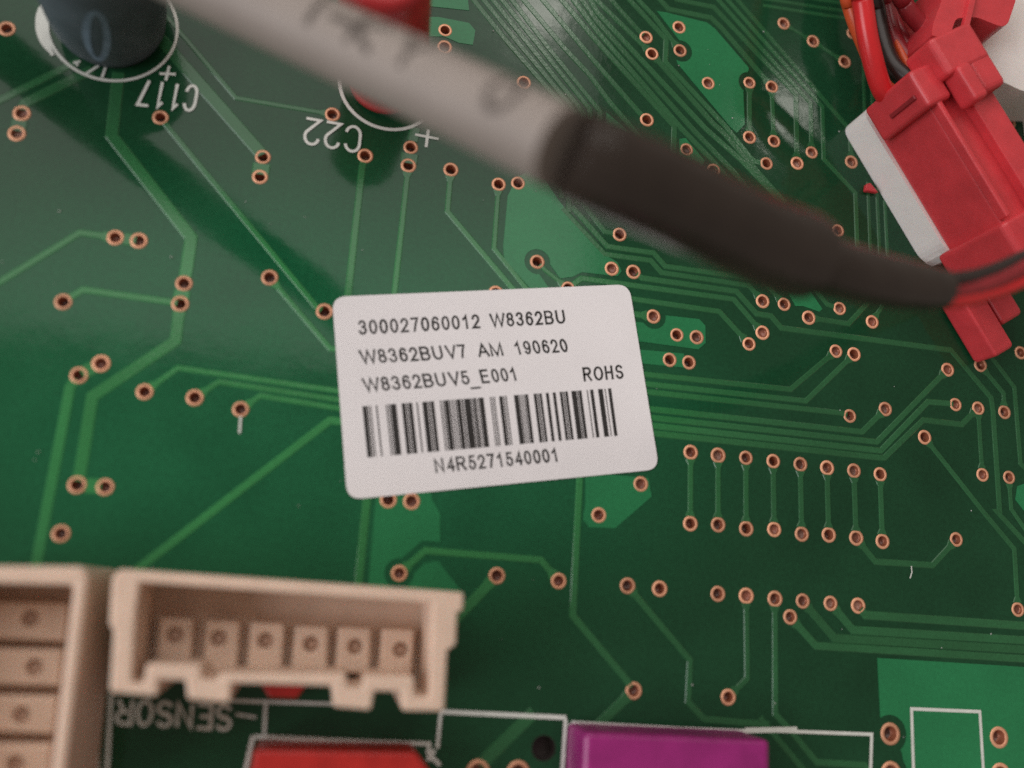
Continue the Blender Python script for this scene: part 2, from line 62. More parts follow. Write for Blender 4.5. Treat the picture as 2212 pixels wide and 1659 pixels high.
BLOCKS = [[(-2.638,-2.1914),(-2.3972,-2.1884),(-2.3765,-2.4857),(-2.6203,-2.4869)],[(-2.3078,-2.1943),(-2.0624,-2.1912),(-2.04,-2.5683),(-2.2826,-2.5686)],[(-1.9837,-2.1889),(-1.7335,-2.1858),(-1.7131,-2.5642),(-1.9681,-2.5649)],[(-1.6518,-2.1959),(-1.4026,-2.1931),(-1.3821,-2.5601),(-1.6477,-2.5612)],[(-1.3304,-2.189),(-1.0765,-2.1861),(-1.0598,-2.5228),(-1.3168,-2.5235)],[(-0.9934,-2.1814),(-0.7406,-2.1788),(-0.7335,-2.519),(-0.9894,-2.5195)]]
HOLES = [(-2.5157,-2.3172),(-2.2012,-2.3222),(-1.8592,-2.3205),(-1.5207,-2.3283),(-1.1859,-2.33),(-0.8347,-2.3347)]
LEFT_OUT = [(-4.0098,-1.9215),(-3.1005,-1.8621),(-3.0593,-1.9317),(-2.9931,-3.1778),(-2.9744,-3.5558),(-3.7713,-3.5656)]
LEFT_IN = [(-3.8782,-2.0227),(-3.1423,-1.9938),(-3.0769,-3.1799),(-3.0638,-3.466),(-3.684,-3.4755)]
LEFT_BLOCKS = [[(-3.9392,-2.1508),(-3.2839,-2.1314),(-3.2638,-2.4014),(-3.9107,-2.4044)],[(-3.8967,-2.4773),(-3.265,-2.455),(-3.2471,-2.7086),(-3.8708,-2.7152)],[(-3.856,-2.7917),(-3.2456,-2.7766),(-3.2271,-3.0297),(-3.8298,-3.0297)],[(-3.8153,-3.1046),(-3.2257,-3.0962),(-3.2059,-3.3536),(-3.7877,-3.3473)]]
LEFT_HOLES = [(-3.5224,-2.2545),(-3.4367,-2.591),(-3.4647,-2.9148),(-3.4457,-3.2392)]
RELAY = [(-1.8467,-3.1005),(-0.6396,-3.0819)]
RELAYC = (-0.5402,-3.1944)
MAGENTA = [(0.6799,-2.8788),(2.2851,-2.8882)]
BITS = [(-1.8637,-2.6558),(-1.5198,-2.6521),(-1.5788,-2.7492),(-1.794,-2.749)]
CABLE = [(-5.7776,3.5036,1.3,0.235),(-4.4027,2.7484,1.8,0.235),(-2.8088,1.9337,2.3,0.235),(-1.8586,1.4477,2.6,0.235),(-1.122,0.9652,3.0,0.235),(-0.4987,0.5011,3.42,0.235)]
SHRINK = [(-0.4273,0.4859,3.41,0.243),(-0.3767,0.4778,3.4,0.254),(-0.1645,0.4552,3.34,0.263),(0.3036,0.4487,3.14,0.272),(0.9566,0.4224,2.85,0.288),(1.2592,0.4189,2.74,0.288),(1.3918,0.415,2.7,0.276)]
SLEEVE = [(1.2592,0.4189,2.74,0.2),(1.582,0.4135,2.62,0.202),(2.0458,0.4224,2.5,0.192),(2.4481,0.4617,2.4,0.172),(2.6301,0.4866,2.36,0.155)]
CABTXT = [(-1.8518,1.4932),(-1.6422,1.4297),(-1.4251,1.3379),(-1.1126,1.2549),(-0.5327,1.0352)]
WHITE = [(4.4273,4.3712),(4.6346,4.186),(4.8323,3.7189),(5.1547,3.633),(5.7811,3.7234),(5.9325,5.2686),(4.7556,4.9937)]
BACKPLUG = [(3.756,3.729),(3.7845,3.8881),(3.8903,4.1488),(3.9404,4.4964),(4.8338,4.7051),(4.7638,4.3661),(4.6439,4.0542),(4.5669,4.0113),(4.2775,4.063),(4.0458,3.9966),(3.9611,3.7728)]
TAB = [(3.635,2.5756),(3.6809,2.5944),(3.7739,2.4995),(3.6213,2.4961)]
WIRES = {'red_a': [(2.4399,0.3727,2.38),(2.7888,0.4392,2.3),(3.1951,0.5935,2.2),(3.5453,0.7648,2.15),(4.125,1.1168,2.1),(6.0056,2.5138,1.7),(9.2623,5.2047,0.9)],'red_b': [(2.4274,0.4203,2.4),(2.776,0.4882,2.32),(3.1568,0.6451,2.25),(3.507,0.8402,2.2),(4.0899,1.2504,2.15),(6.0334,2.7079,1.7),(9.1592,5.3655,0.9)],'dark': [(2.4308,0.4908,2.4),(2.7982,0.5988,2.3),(3.1649,0.7379,2.2),(3.6062,0.9685,2.1),(4.2438,1.3357,2.0),(6.1539,2.7354,1.6),(9.3642,5.3589,0.8)],'top_red': [(3.0675,6.8169,0.5),(2.8682,4.2792,1.1),(2.97,3.9264,1.05),(3.0945,3.5625,0.95),(3.3054,3.2425,0.8),(3.5122,3.1392,0.68),(3.6697,3.0705,0.6)],'top_orange': [(2.9579,6.7623,0.4),(2.8771,4.331,0.9),(2.9807,3.9689,0.85),(3.19,3.6636,0.75),(3.4378,3.36,0.65),(3.7039,3.2592,0.6)],'top_black': [(3.4868,7.0158,0.3),(3.3746,4.6776,0.6),(3.4739,4.2371,0.55),(3.5267,3.9205,0.55),(3.5874,3.6319,0.6),(3.7034,3.4654,0.65)],'top_black2': [(3.6648,7.067,0.3),(3.5933,4.8055,0.5),(3.6677,4.4066,0.45),(3.7255,3.9959,0.5),(3.8149,3.7641,0.55),(3.9342,3.6492,0.6)],'top_red2': [(3.6527,6.962,0.4),(3.5374,4.5621,0.8),(3.6657,4.2464,0.75),(3.8557,4.1063,0.7),(4.0117,4.0043,0.7),(4.1968,3.9354,0.7)],'top_orange2': [(3.6776,4.1508,0.5),(3.7135,3.9056,0.55),(3.7748,3.6702,0.6),(3.8519,3.6057,0.6)],'top_red3': [(3.6453,7.1629,0.2),(3.6014,4.8458,0.45),(3.7208,4.3621,0.45),(3.835,4.0191,0.5),(3.9524,3.8196,0.55),(4.0457,3.7257,0.6)]}

# ------------------------------------------------------------------ materials
def mat(name, base, rough=0.5, var=0.12, scale=6.0, bump=0.0, bscale=40.0, metal=0.0, ior=1.45, sss=0.0, fine=0.05, spec=0.5, rvar=0.0, tone_light=None, each=0.0):
    mt = bpy.data.materials.new(name); mt.use_nodes = True; nt = mt.node_tree; N = nt.nodes; L = nt.links
    p = N['Principled BSDF']; p.inputs['Roughness'].default_value = rough; p.inputs['Metallic'].default_value = metal; p.inputs['IOR'].default_value = ior
    p.inputs['Specular IOR Level'].default_value = spec
    tc = N.new('ShaderNodeTexCoord')
    n1 = N.new('ShaderNodeTexNoise'); n1.inputs['Scale'].default_value = scale; n1.inputs['Detail'].default_value = 5
    n2 = N.new('ShaderNodeTexNoise'); n2.inputs['Scale'].default_value = scale * 22; n2.inputs['Detail'].default_value = 2
    L.new(tc.outputs['Object'], n1.inputs['Vector']); L.new(tc.outputs['Object'], n2.inputs['Vector'])
    def ramp(fac, a, b):
        r = N.new('ShaderNodeMapRange'); r.inputs[1].default_value = 0.3; r.inputs[2].default_value = 0.7; r.inputs[3].default_value = a; r.inputs[4].default_value = b
        L.new(fac, r.inputs[0]); return r.outputs[0]
    mu = N.new('ShaderNodeMath'); mu.operation = 'MULTIPLY'
    L.new(ramp(n1.outputs[0], 1 - var, 1 + var), mu.inputs[0]); L.new(ramp(n2.outputs[0], 1 - fine, 1 + fine), mu.inputs[1])
    if each:
        oi = N.new('ShaderNodeObjectInfo'); m2 = N.new('ShaderNodeMapRange'); m2.inputs[3].default_value = 1 - each; m2.inputs[4].default_value = 1 + each; L.new(oi.outputs['Random'], m2.inputs[0])
        m3 = N.new('ShaderNodeMath'); m3.operation = 'MULTIPLY'; L.new(mu.outputs[0], m3.inputs[0]); L.new(m2.outputs[0], m3.inputs[1]); mu = m3
    mx = N.new('ShaderNodeVectorMath'); mx.operation = 'SCALE'; mx.inputs[0].default_value = base
    L.new(mu.outputs[0], mx.inputs['Scale']); L.new(mx.outputs[0], p.inputs['Base Color'])
    if tone_light:  # soft lighter oval in the colour: board tone plus painted light falloff
        v = N.new('ShaderNodeVectorMath'); v.operation = 'SUBTRACT'; v.inputs[1].default_value = (tone_light[1][0], tone_light[1][1], 0); L.new(tc.outputs['Object'], v.inputs[0])
        v2 = N.new('ShaderNodeVectorMath'); v2.operation = 'DIVIDE'; v2.inputs[1].default_value = (tone_light[2][0], tone_light[2][1], 1); L.new(v.outputs[0], v2.inputs[0])
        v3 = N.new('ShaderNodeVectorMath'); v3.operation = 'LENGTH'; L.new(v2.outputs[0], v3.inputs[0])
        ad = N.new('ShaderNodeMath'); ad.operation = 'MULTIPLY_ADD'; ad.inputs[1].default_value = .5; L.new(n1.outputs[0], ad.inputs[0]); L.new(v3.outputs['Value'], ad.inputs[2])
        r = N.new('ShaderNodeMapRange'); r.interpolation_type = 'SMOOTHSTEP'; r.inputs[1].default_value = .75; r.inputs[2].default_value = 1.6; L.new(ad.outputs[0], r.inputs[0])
        mc = N.new('ShaderNodeMix'); mc.data_type = 'RGBA'; mc.inputs[6].default_value = (*tone_light[0], 1); mc.inputs[7].default_value = (*base, 1); L.new(r.outputs[0], mc.inputs[0])
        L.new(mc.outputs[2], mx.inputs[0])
    if rvar:
        L.new(ramp(n1.outputs[0], max(.02, rough - rvar), rough + rvar), p.inputs['Roughness'])
    if bump:
        n3 = N.new('ShaderNodeTexNoise'); n3.inputs['Scale'].default_value = bscale; n3.inputs['Detail'].default_value = 3
        L.new(tc.outputs['Object'], n3.inputs['Vector'])
        b = N.new('ShaderNodeBump'); b.inputs['Strength'].default_value = bump; b.inputs['Distance'].default_value = 0.02
        L.new(n3.outputs[0], b.inputs['Height']); L.new(b.outputs[0], p.inputs['Normal'])
    if sss:
        p.inputs['Subsurface Weight'].default_value = sss; p.inputs['Subsurface Radius'].default_value = (0.12, 0.07, 0.05); p.inputs['Subsurface Scale'].default_value = 0.6
    return mt
M_MASK = mat('solder_mask', (.0105, .056, .024), .10, .16, 1.1, .04, 7.0, fine=.10, spec=.30, rvar=.05, tone_light=((.0125, .112, .046), (-1.7, -.3), (3.6, 2.0)))  # greener left of centre: board tone with some light painted in
M_TRACE = mat('masked_copper_trace', (.025, .115, .044), .14, .10, 1.5, .05, 30.0, fine=.08, spec=.45, tone_light=((.036, .22, .068), (-1.7, -.3), (3.6, 2.0)), each=.08)  # traces dim outward: light falloff painted into the trace colour
M_POUR = mat('masked_copper_pour', (.022, .19, .072), .12, .10, 1.2, .03, 7.0, fine=.06, spec=.35)
M_COPPER = mat('bare_copper', (.78, .39, .235), .40, .2, 14.0, .12, 60.0, metal=.3, each=.16)
M_BARREL = mat('via_barrel', (.34, .12, .065), .35, .2, 14.0, metal=.3)
M_PLUG = mat('via_plug', (.20, .07, .045), .25, .3, 9.0, each=.5)
M_INK = mat('silkscreen_ink', (.66, .68, .63), .6, .08, 8.0, .1, 80.0)
M_DUST = mat('dust_lint', (.6, .6, .58), .8)
M_PAPER = mat('label_paper', (.84, .815, .825), .45, .025, 1.2, .12, 2.0, fine=.012, spec=.35)
M_PRINT = mat('label_print', (.022, .020, .019), .6, .25, 9.0)
M_CREAM = mat('cream_nylon', (.70, .525, .41), .45, .05, 5.0, .05, 25.0, sss=.3)
M_PIN = mat('dull_contact', (.54, .36, .27), .5, .1, 9.0)
M_REDBOX = mat('red_epoxy', (.46, .022, .018), .35, .15, 5.0, .1, 12.0)
M_MAGENTA = mat('violet_epoxy', (.30, .020, .165), .3, .15, 4.0, .12, 9.0)
M_TEAL = mat('dark_sleeve', (.072, .096, .11), .5, .15, 5.0, .04, 10.0)
M_BLUEINK = mat('blue_print', (.17, .24, .31), .6, .2, 9.0)
M_ALU = mat('aluminium', (.6, .6, .6), .35, .05, 9.0, metal=1.0)
M_REDSLEEVE = mat('red_sleeve', (.50, .035, .040), .28, .10, 4.0, .04, 10.0)
M_CABLE = mat('grey_cable_jacket', (.29, .252, .225), .55, .05, 3.0, .08, 30.0)
M_CABLEINK = mat('cable_print', (.10, .084, .073), .7, .2, 9.0)
M_SHRINK = mat('heat_shrink_tube', (.036, .027, .022), .22, .12, 3.0, .10, 4.0, spec=.5)
M_RED = mat('red_nylon', (.60, .048, .058), .36, .10, 5.0, .06, 25.0, sss=.2, spec=.6)
M_REDWIRE = mat('red_wire', (.62, .022, .026), .28, .08, 5.0)
M_REDDARK = mat('dark_red_wire', (.26, .020, .026), .35, .15, 5.0)
M_ORANGE = mat('orange_wire', (.62, .085, .025), .35, .08, 5.0)
M_BLACKWIRE = mat('black_wire', (.028, .020, .018), .35, .12, 5.0)
M_WHITE = mat('white_nylon', (.86, .81, .78), .4, .03, 4.0, .03, 20.0, sss=.1)
M_FILL = mat('resin_fill', (.30, .15, .11), .3, .3, 9.0, each=.35)


# ------------------------------------------------------------------ helpers
def obj(name, bm, m, parent=None, smooth=False, bevel=0.0, seg=2, ang=35, wn=False):
    bm.normal_update()
    me = bpy.data.meshes.new(name); bm.to_mesh(me); bm.free()
    for x in (m if isinstance(m, (list, tuple)) else [m]): me.materials.append(x)
    if smooth:
        for p in me.polygons: p.use_smooth = True
    o = bpy.data.objects.new(name, me); COL.objects.link(o)
    if parent: o.parent = parent
    if bevel:
        b = o.modifiers.new('bevel', 'BEVEL'); b.width = bevel; b.segments = seg; b.limit_method = 'ANGLE'; b.angle_limit = R(ang)
    return o
def thing(name, label, cat, group=None, loc=(0, 0, 0)):
    o = bpy.data.objects.new(name, None); COL.objects.link(o); o.empty_display_size = 0.2; o.location = loc
    o['label'] = label; o['category'] = cat
    if group: o['group'] = group
    return o
def tag(o, label, cat, group=None):
    o['label'] = label; o['category'] = cat
    if group: o['group'] = group
    return o
def circle_pts(c, r, n=24): return [(c[0] + r * math.cos(2 * math.pi * i / n), c[1] + r * math.sin(2 * math.pi * i / n)) for i in range(n)]
def inside(p, poly):
    x, y = p; c = False; j = len(poly) - 1
    for i in range(len(poly)):
        xi, yi = poly[i]; xj, yj = poly[j]
        if (yi > y) != (yj > y) and x < (xj - xi) * (y - yi) / (yj - yi) + xi: c = not c
        j = i
    return c
def region(outer, holes):
    """triangles of a polygon minus any number of (overlapping) hole polygons"""
    vs_, es = [], []
    for lp in [outer] + list(holes):
        k = len(vs_); vs_ += [Vector(p) for p in lp]; n = len(lp)
        es += [(k + i, k + (i + 1) % n) for i in range(n)]
    r = delaunay_2d_cdt(vs_, es, [], 0, 1e-6)
    V, F = r[0], r[2]; out = []
    bb = [(min(p[0] for p in h), max(p[0] for p in h), min(p[1] for p in h), max(p[1] for p in h), h) for h in holes]
    for f in F:
        c = ((V[f[0]].x + V[f[1]].x + V[f[2]].x) / 3, (V[f[0]].y + V[f[1]].y + V[f[2]].y) / 3)
        if not inside(c, outer): continue
        if any(b[0] <= c[0] <= b[1] and b[2] <= c[1] <= b[3] and inside(c, b[4]) for b in bb): continue
        a, b_, d = (V[i] for i in f)
        if (b_ - a).cross(d - a) < 0: f = [f[0], f[2], f[1]]
        out.append(f)
    return V, out
def slab_bm(outer, holes, z0, z1, bottom=False, M=None):
    V, F = region(outer, holes); bm = bmesh.new(); mp = {}
    def v(i):
        if i not in mp: mp[i] = bm.verts.new((V[i].x, V[i].y, z1))
        return mp[i]
    for f in F:
        try: bm.faces.new([v(i) for i in f])
        except ValueError: pass
    edges = [e for e in bm.edges if len(e.link_faces) == 1]
    low = {}
    for e in edges:
        for w in e.verts:
            if w not in low: low[w] = bm.verts.new((w.co.x, w.co.y, z0))
    for e in edges:
        l = e.link_loops[0]; a, b = l.vert, l.link_loop_next.vert
        bm.faces.new([b, a, low[a], low[b]])
    if bottom:
        lm = dict(low)
        for w in list(mp.values()):
            if w not in lm: lm[w] = bm.verts.new((w.co.x, w.co.y, z0))
        for f in F:
            try: bm.faces.new([lm[mp[i]] for i in reversed(f)])
            except ValueError: pass
    if M is not None: bm.transform(M)
    return bm
def offset(pts, ws):
    """left and right offset points of an open polyline with mitres; ws = half width per point"""
    P = [Vector(p) for p in pts]; n = len(P); Lp, Rp = [], []
    for i in range(n):
        d0 = (P[i] - P[i - 1]).normalized() if i else None
        d1 = (P[i + 1] - P[i]).normalized() if i < n - 1 else None
        d0 = d0 or d1; d1 = d1 or d0
        t = (d0 + d1); t = t.normalized() if t.length > 1e-6 else d1
        nn = Vector((-t.y, t.x)); k = max(0.45, nn.dot(Vector((-d1.y, d1.x))))
        Lp.append(P[i] + nn * ws[i] / k); Rp.append(P[i] - nn * ws[i] / k)
    return Lp, Rp
def soften(pts, r):
    out = [Vector(pts[0])]
    for i in range(1, len(pts) - 1):
        a, b, c = Vector(pts[i - 1]), Vector(pts[i]), Vector(pts[i + 1])
        ra = min(r, (a - b).length * .4); rc = min(r, (c - b).length * .4)
        p, q = b + (a - b).normalized() * ra, b + (c - b).normalized() * rc
        out += [p, (p + q) * .25 + b * .5, q]
    out.append(Vector(pts[-1])); return out
def ribbon_bm(pts, ws, z, h=0.0, side=0.004, bm=None):
    bm = bm or bmesh.new(); L_, R_ = offset(pts, ws); rows = []
    if h:
        L2, R2 = offset(pts, [w + side for w in ws])
        for i in range(len(pts)):
            rows.append([bm.verts.new((L2[i].x, L2[i].y, z)), bm.verts.new((L_[i].x, L_[i].y, z + h)), bm.verts.new((R_[i].x, R_[i].y, z + h)), bm.verts.new((R2[i].x, R2[i].y, z))])
    else:
        for i in range(len(pts)): rows.append([bm.verts.new((L_[i].x, L_[i].y, z)), bm.verts.new((R_[i].x, R_[i].y, z))])
    for i in range(len(rows) - 1):
        for j in range(len(rows[0]) - 1): bm.faces.new([rows[i][j], rows[i][j + 1], rows[i + 1][j + 1], rows[i + 1][j]])
    if h:
        bm.faces.new(rows[0][::-1]); bm.faces.new(rows[-1])
    return bm
def spline(pts, n=10):
    """Catmull-Rom through points of any dimension"""
    P = [Vector(p) for p in pts]; out = []
    for i in range(len(P) - 1):
        a = P[i - 1] if i else P[0] * 2 - P[1]; b, c = P[i], P[i + 1]; d = P[i + 2] if i + 2 < len(P) else P[-1] * 2 - P[-2]
        for k in range(n):
            t = k / n
            out.append(0.5 * ((2 * b) + (c - a) * t + (2 * a - 5 * b + 4 * c - d) * t * t + (3 * b - a - 3 * c + d) * t ** 3))
    out.append(P[-1]); return out
def frames(C):
    fr = []; up = Vector((0, 0, 1))
    for i in range(len(C)):
        t = (C[min(i + 1, len(C) - 1)] - C[max(i - 1, 0)]).normalized()
        s = t.cross(up).normalized(); u = s.cross(t).normalized(); fr.append((t, s, u))
    return fr
def tube_bm(C, rad, n=24, cap=True, wob=0.0, ridges=()):
    bm = bmesh.new(); fr = frames(C); rings = []
    for i, c in enumerate(C):
        t, s, u = fr[i]; ring = []
        for k in range(n):
            a = 2 * math.pi * k / n; r = rad[i] * (1 + wob * math.sin(a * 3 + i * .7) * math.sin(i * .45))
            for a1, s1, wa, wsz, hh in ridges:
                r *= 1 + hh * math.exp(-((math.atan2(math.sin(a - a1), math.cos(a - a1))) / wa) ** 2 - ((i / len(C) - s1) / wsz) ** 2)
            ring.append(bm.verts.new(c + (s * math.cos(a) + u * math.sin(a)) * r))
        rings.append(ring)
    for i in range(len(rings) - 1):
        for k in range(n): bm.faces.new([rings[i][k], rings[i][(k + 1) % n], rings[i + 1][(k + 1) % n], rings[i + 1][k]])
    if cap:
        for rg in (rings[0][::-1], rings[-1]):
            f = bm.faces.new(rg)
            for e in f.edges: e.smooth = False
    bmesh.ops.recalc_face_normals(bm, faces=bm.faces[:])
    return bm
def round_poly(poly, r, n=5):
    out = []; k = len(poly)
    for i in range(k):
        a, b, c = Vector(poly[i - 1]), Vector(poly[i]), Vector(poly[(i + 1) % k])
        p, q = b + (a - b).normalized() * r, b + (c - b).normalized() * r
        for j in range(n + 1):
            t = j / n; out.append(tuple(p * (1 - t) ** 2 + b * 2 * t * (1 - t) + q * t * t))
    return out
def revolve_bm(prof, n=48):
    bm = bmesh.new(); rings = []
    for r, z in prof: rings.append([bm.verts.new((r * math.cos(2 * math.pi * k / n), r * math.sin(2 * math.pi * k / n), z)) for k in range(n)])
    for i in range(len(rings) - 1):
        for k in range(n): bm.faces.new([rings[i][k], rings[i][(k + 1) % n], rings[i + 1][(k + 1) % n], rings[i + 1][k]])
    bm.faces.new(rings[0][::-1]); bm.faces.new(rings[-1]); return bm
# ------------------------------------------------------------------ the circuit board
board = thing('circuit_board', 'green printed circuit board with copper vias and traces filling the picture', 'circuit board')
X0, X1, Y0, Y1 = -9.0, 10.0, -7.5, 10.5
HOLE = 0.645
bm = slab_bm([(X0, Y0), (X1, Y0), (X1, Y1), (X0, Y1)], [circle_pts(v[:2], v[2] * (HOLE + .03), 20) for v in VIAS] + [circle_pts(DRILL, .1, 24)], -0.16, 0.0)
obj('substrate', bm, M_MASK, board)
def via_mesh(depth):
    bm = bmesh.new(); n = 28; prof = [(1.0, 0.0), (0.97, 0.07), (0.74, 0.085), (HOLE + .02, 0.06), (HOLE - .02, -0.08), (HOLE - .03, -depth)]
    rings = [[bm.verts.new((r * math.cos(2 * math.pi * k / n), r * math.sin(2 * math.pi * k / n), z)) for k in range(n)] for r, z in prof]
    for i in range(len(rings) - 1):
        for k in range(n):
            f = bm.faces.new([rings[i][k], rings[i][(k + 1) % n], rings[i + 1][(k + 1) % n], rings[i + 1][k]]); f.material_index = 0 if i < 3 else 1; f.smooth = True
    c = bm.verts.new((0.1, 0.05, -depth + .2))
    for k in range(n):
        f = bm.faces.new([rings[-1][k], rings[-1][(k + 1) % n], c]); f.material_index = 2; f.smooth = True
    bmesh.ops.recalc_face_normals(bm, faces=bm.faces[:])
    return bm
bm = revolve_bm([(.103, .002), (.099, .002), (.097, -.155), (.02, -.156)], 28); bm.transform(Matrix.Translation((DRILL[0], DRILL[1], 0)))
for f in bm.faces[:]:
    if len(f.verts) > 4 and f.calc_center_median().z > -.05: bm.faces.remove(f)
obj('drill_hole', bm, M_BLACKWIRE, board)
protos = [obj('via', via_mesh(d), [M_COPPER, M_BARREL, p], board) for d, p in ((.9, M_PLUG), (.45, M_PLUG), (.6, M_FILL), (1.3, M_PLUG))]
for i, (x, y, r) in enumerate(VIAS):
    if i < 4: o = protos[i]
    else: o = protos[random.choice((0, 0, 1, 2, 3) if x > -.2 else (3, 3, 0))].copy(); COL.objects.link(o)
    o.location = (x, y, 0.0); k = r * random.uniform(.96, 1.05); o.scale = (k, k, r); o.rotation_euler = (0, 0, random.random() * 6.28)
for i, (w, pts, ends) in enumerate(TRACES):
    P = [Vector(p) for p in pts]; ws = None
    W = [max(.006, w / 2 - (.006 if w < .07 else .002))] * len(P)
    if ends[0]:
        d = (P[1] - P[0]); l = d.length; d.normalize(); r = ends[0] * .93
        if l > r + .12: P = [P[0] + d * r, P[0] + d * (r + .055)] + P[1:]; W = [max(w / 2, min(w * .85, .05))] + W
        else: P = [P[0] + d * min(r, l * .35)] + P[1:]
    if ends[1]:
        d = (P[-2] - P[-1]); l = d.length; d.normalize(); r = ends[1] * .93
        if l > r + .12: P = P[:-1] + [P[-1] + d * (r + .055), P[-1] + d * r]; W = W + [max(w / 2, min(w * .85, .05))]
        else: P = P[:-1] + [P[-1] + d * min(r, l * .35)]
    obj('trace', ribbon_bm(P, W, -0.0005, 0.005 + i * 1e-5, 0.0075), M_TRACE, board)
for outer, circ, strips in POURS:
    holes = [circle_pts(c, r, 28) for c, r in circ]
    for s, w in strips:
        a, b = offset(s, [w / 2] * len(s)); holes.append([tuple(p) for p in a] + [tuple(p) for p in reversed(b)])
    for v in VIAS:
        if inside(v[:2], outer) and not any(inside(v[:2], h) for h in holes): holes.append(circle_pts(v[:2], v[2] * .9, 20))
    obj('copper_pour', slab_bm(outer, holes, -0.0005, 0.0044), M_POUR, board)

# silkscreen print
Z_INK = 0.0075
k_ = 0
def ink(name, bm): return obj(name, bm, M_INK, board)
for w, pts in STROKES:
    k_ += 1; ink('silkscreen_line', ribbon_bm(pts, [w / 2] * len(pts), Z_INK + k_ * 4e-5))
C117, C22 = (-3.878, 2.877), (-1.381, 2.785)
def arc(c, r, a0, a1, n=40): return [(c[0] + r * math.cos(R(a0 + (a1 - a0) * i / n)), c[1] + r * math.sin(R(a0 + (a1 - a0) * i / n))) for i in range(n + 1)]
ink('silkscreen_outline', ribbon_bm(arc(C117, .546, -180, 180, 72), [.013] * 73, Z_INK))
ink('silkscreen_outline', ribbon_bm(arc(C22, .473, -180, 180, 72), [.016] * 73, Z_INK))
ink('silkscreen_outline', ribbon_bm(arc(C117, .585, 165, 222, 30), [.055 * math.sin(math.pi * min(1, (i + .8) / 22)) ** .6 if i < 11 else .055 * max(.3, 1 - ((i - 11) / 19) ** 3) for i in range(31)], Z_INK + .0006))
def circ_arc(cx, cy, rx, ry, a0, a1, n=12): return [(cx + rx * math.cos(R(a0 + (a1 - a0) * i / n)), cy + ry * math.sin(R(a0 + (a1 - a0) * i / n))) for i in range(n + 1)]
GLYPH = {'C': [circ_arc(.5, .68, .5, .32, 10, 180) + circ_arc(.5, .32, .5, .32, 180, 350)], '1': [[(.2, .8), (.55, 1), (.55, 0)]], '7': [[(0, 1), (1, 1), (.35, 0)]],
         '2': [circ_arc(.5, .7, .48, .3, 170, -35) + [(0, 0), (1, 0)]], 'S': [circ_arc(.5, .75, .48, .25, 20, 270) + circ_arc(.5, .25, .48, .25, 90, -160)],
         'E': [[(1, 1), (0, 1), (0, 0), (1, 0)], [(0, .5), (.8, .5)]], 'N': [[(0, 0), (0, 1), (1, 0), (1, 1)]], 'O': [circ_arc(.5, .5, .5, .5, 0, 360, 24)],
         'R': [[(0, 0), (0, 1), (.6, 1)] + circ_arc(.6, .75, .4, .25, 80, -90) + [(0, .5)], [(.55, .5), (1, 0)]]}
LETTER = {'0': (.62, .78, [circ_arc(.5, .5, .5, .5, 90, 450, 28)]), '1': (.62, .78, [[(.12, .72), (.42, .84), (.62, 1), (.62, 0)]]), '2': (.62, .78, [circ_arc(.5, .7, .48, .3, 170, -30) + [(.0, 0), (1, 0)]]),
          '3': (.62, .78, [circ_arc(.48, .76, .44, .24, 165, -85) , circ_arc(.48, .27, .5, .27, 85, -165)]), '4': (.64, .78, [[(.76, 0), (.76, 1), (0, .27), (1, .27)]]),
          '5': (.62, .78, [[(.9, 1), (.2, 1), (.08, .5)] + circ_arc(.48, .32, .5, .32, 125, -165)]), '6': (.62, .78, [circ_arc(.5, .31, .48, .31, 180, -180, 22), [(.03, .38)] + circ_arc(.56, .55, .5, .45, 170, 40, 10)]),
          '7': (.62, .78, [[(0, 1), (1, 1), (.6, .5), (.36, 0)]]), '8': (.62, .78, [circ_arc(.5, .76, .42, .24, -90, 270, 20), circ_arc(.5, .27, .5, .26, 90, 450, 20)]), '9': (.62, .78, [circ_arc(.5, .69, .48, .31, 0, 360, 22), [(.97, .62)] + circ_arc(.44, .45, .5, .45, -10, -140, 10)]),
          'W': (1.24, 1.32, [[(0, 1), (.25, 0), (.5, 1), (.75, 0), (1, 1)]]), 'B': (.74, .93, [[(0, 0), (0, 1), (.55, 1)] + circ_arc(.55, .76, .4, .24, 80, -90) + [(0, .52)], [(.5, .515)] + circ_arc(.58, .26, .42, .26, 85, -90) + [(0, 0)]]),
          'U': (.76, 1.0, [[(0, 1), (0, .4)] + circ_arc(.5, .36, .5, .36, 180, 360) + [(1, .4), (1, 1)]]), 'V': (.84, .93, [[(0, 1), (.5, 0), (1, 1)]]), 'A': (.84, .93, [[(0, 0), (.5, 1), (1, 0)], [(.2, .33), (.8, .33)]]),
          'M': (.9, 1.16, [[(0, 0), (0, 1), (.5, 0), (1, 1), (1, 0)]]), 'E': (.7, .93, [[(1, 1), (0, 1), (0, 0), (1, 0)], [(.02, .52), (.92, .52)]]), 'R': (.8, 1.0, [[(0, 0), (0, 1), (.58, 1)] + circ_arc(.58, .755, .38, .245, 80, -90) + [(0, .5)], [(.5, .49), (1, 0)]]),
          'O': (.9, 1.08, [circ_arc(.5, .5, .5, .5, 90, 450, 32)]), 'H': (.76, 1.0, [[(0, 0), (0, 1)], [(1, 0), (1, 1)], [(.02, .52), (.98, .52)]]), 'S': (.74, .93, [circ_arc(.5, .75, .46, .25, 25, 265) + circ_arc(.5, .255, .5, .255, 85, -165)]),
          'N': (.76, 1.0, [[(0, 0), (0, 1), (1, 0), (1, 1)]])}
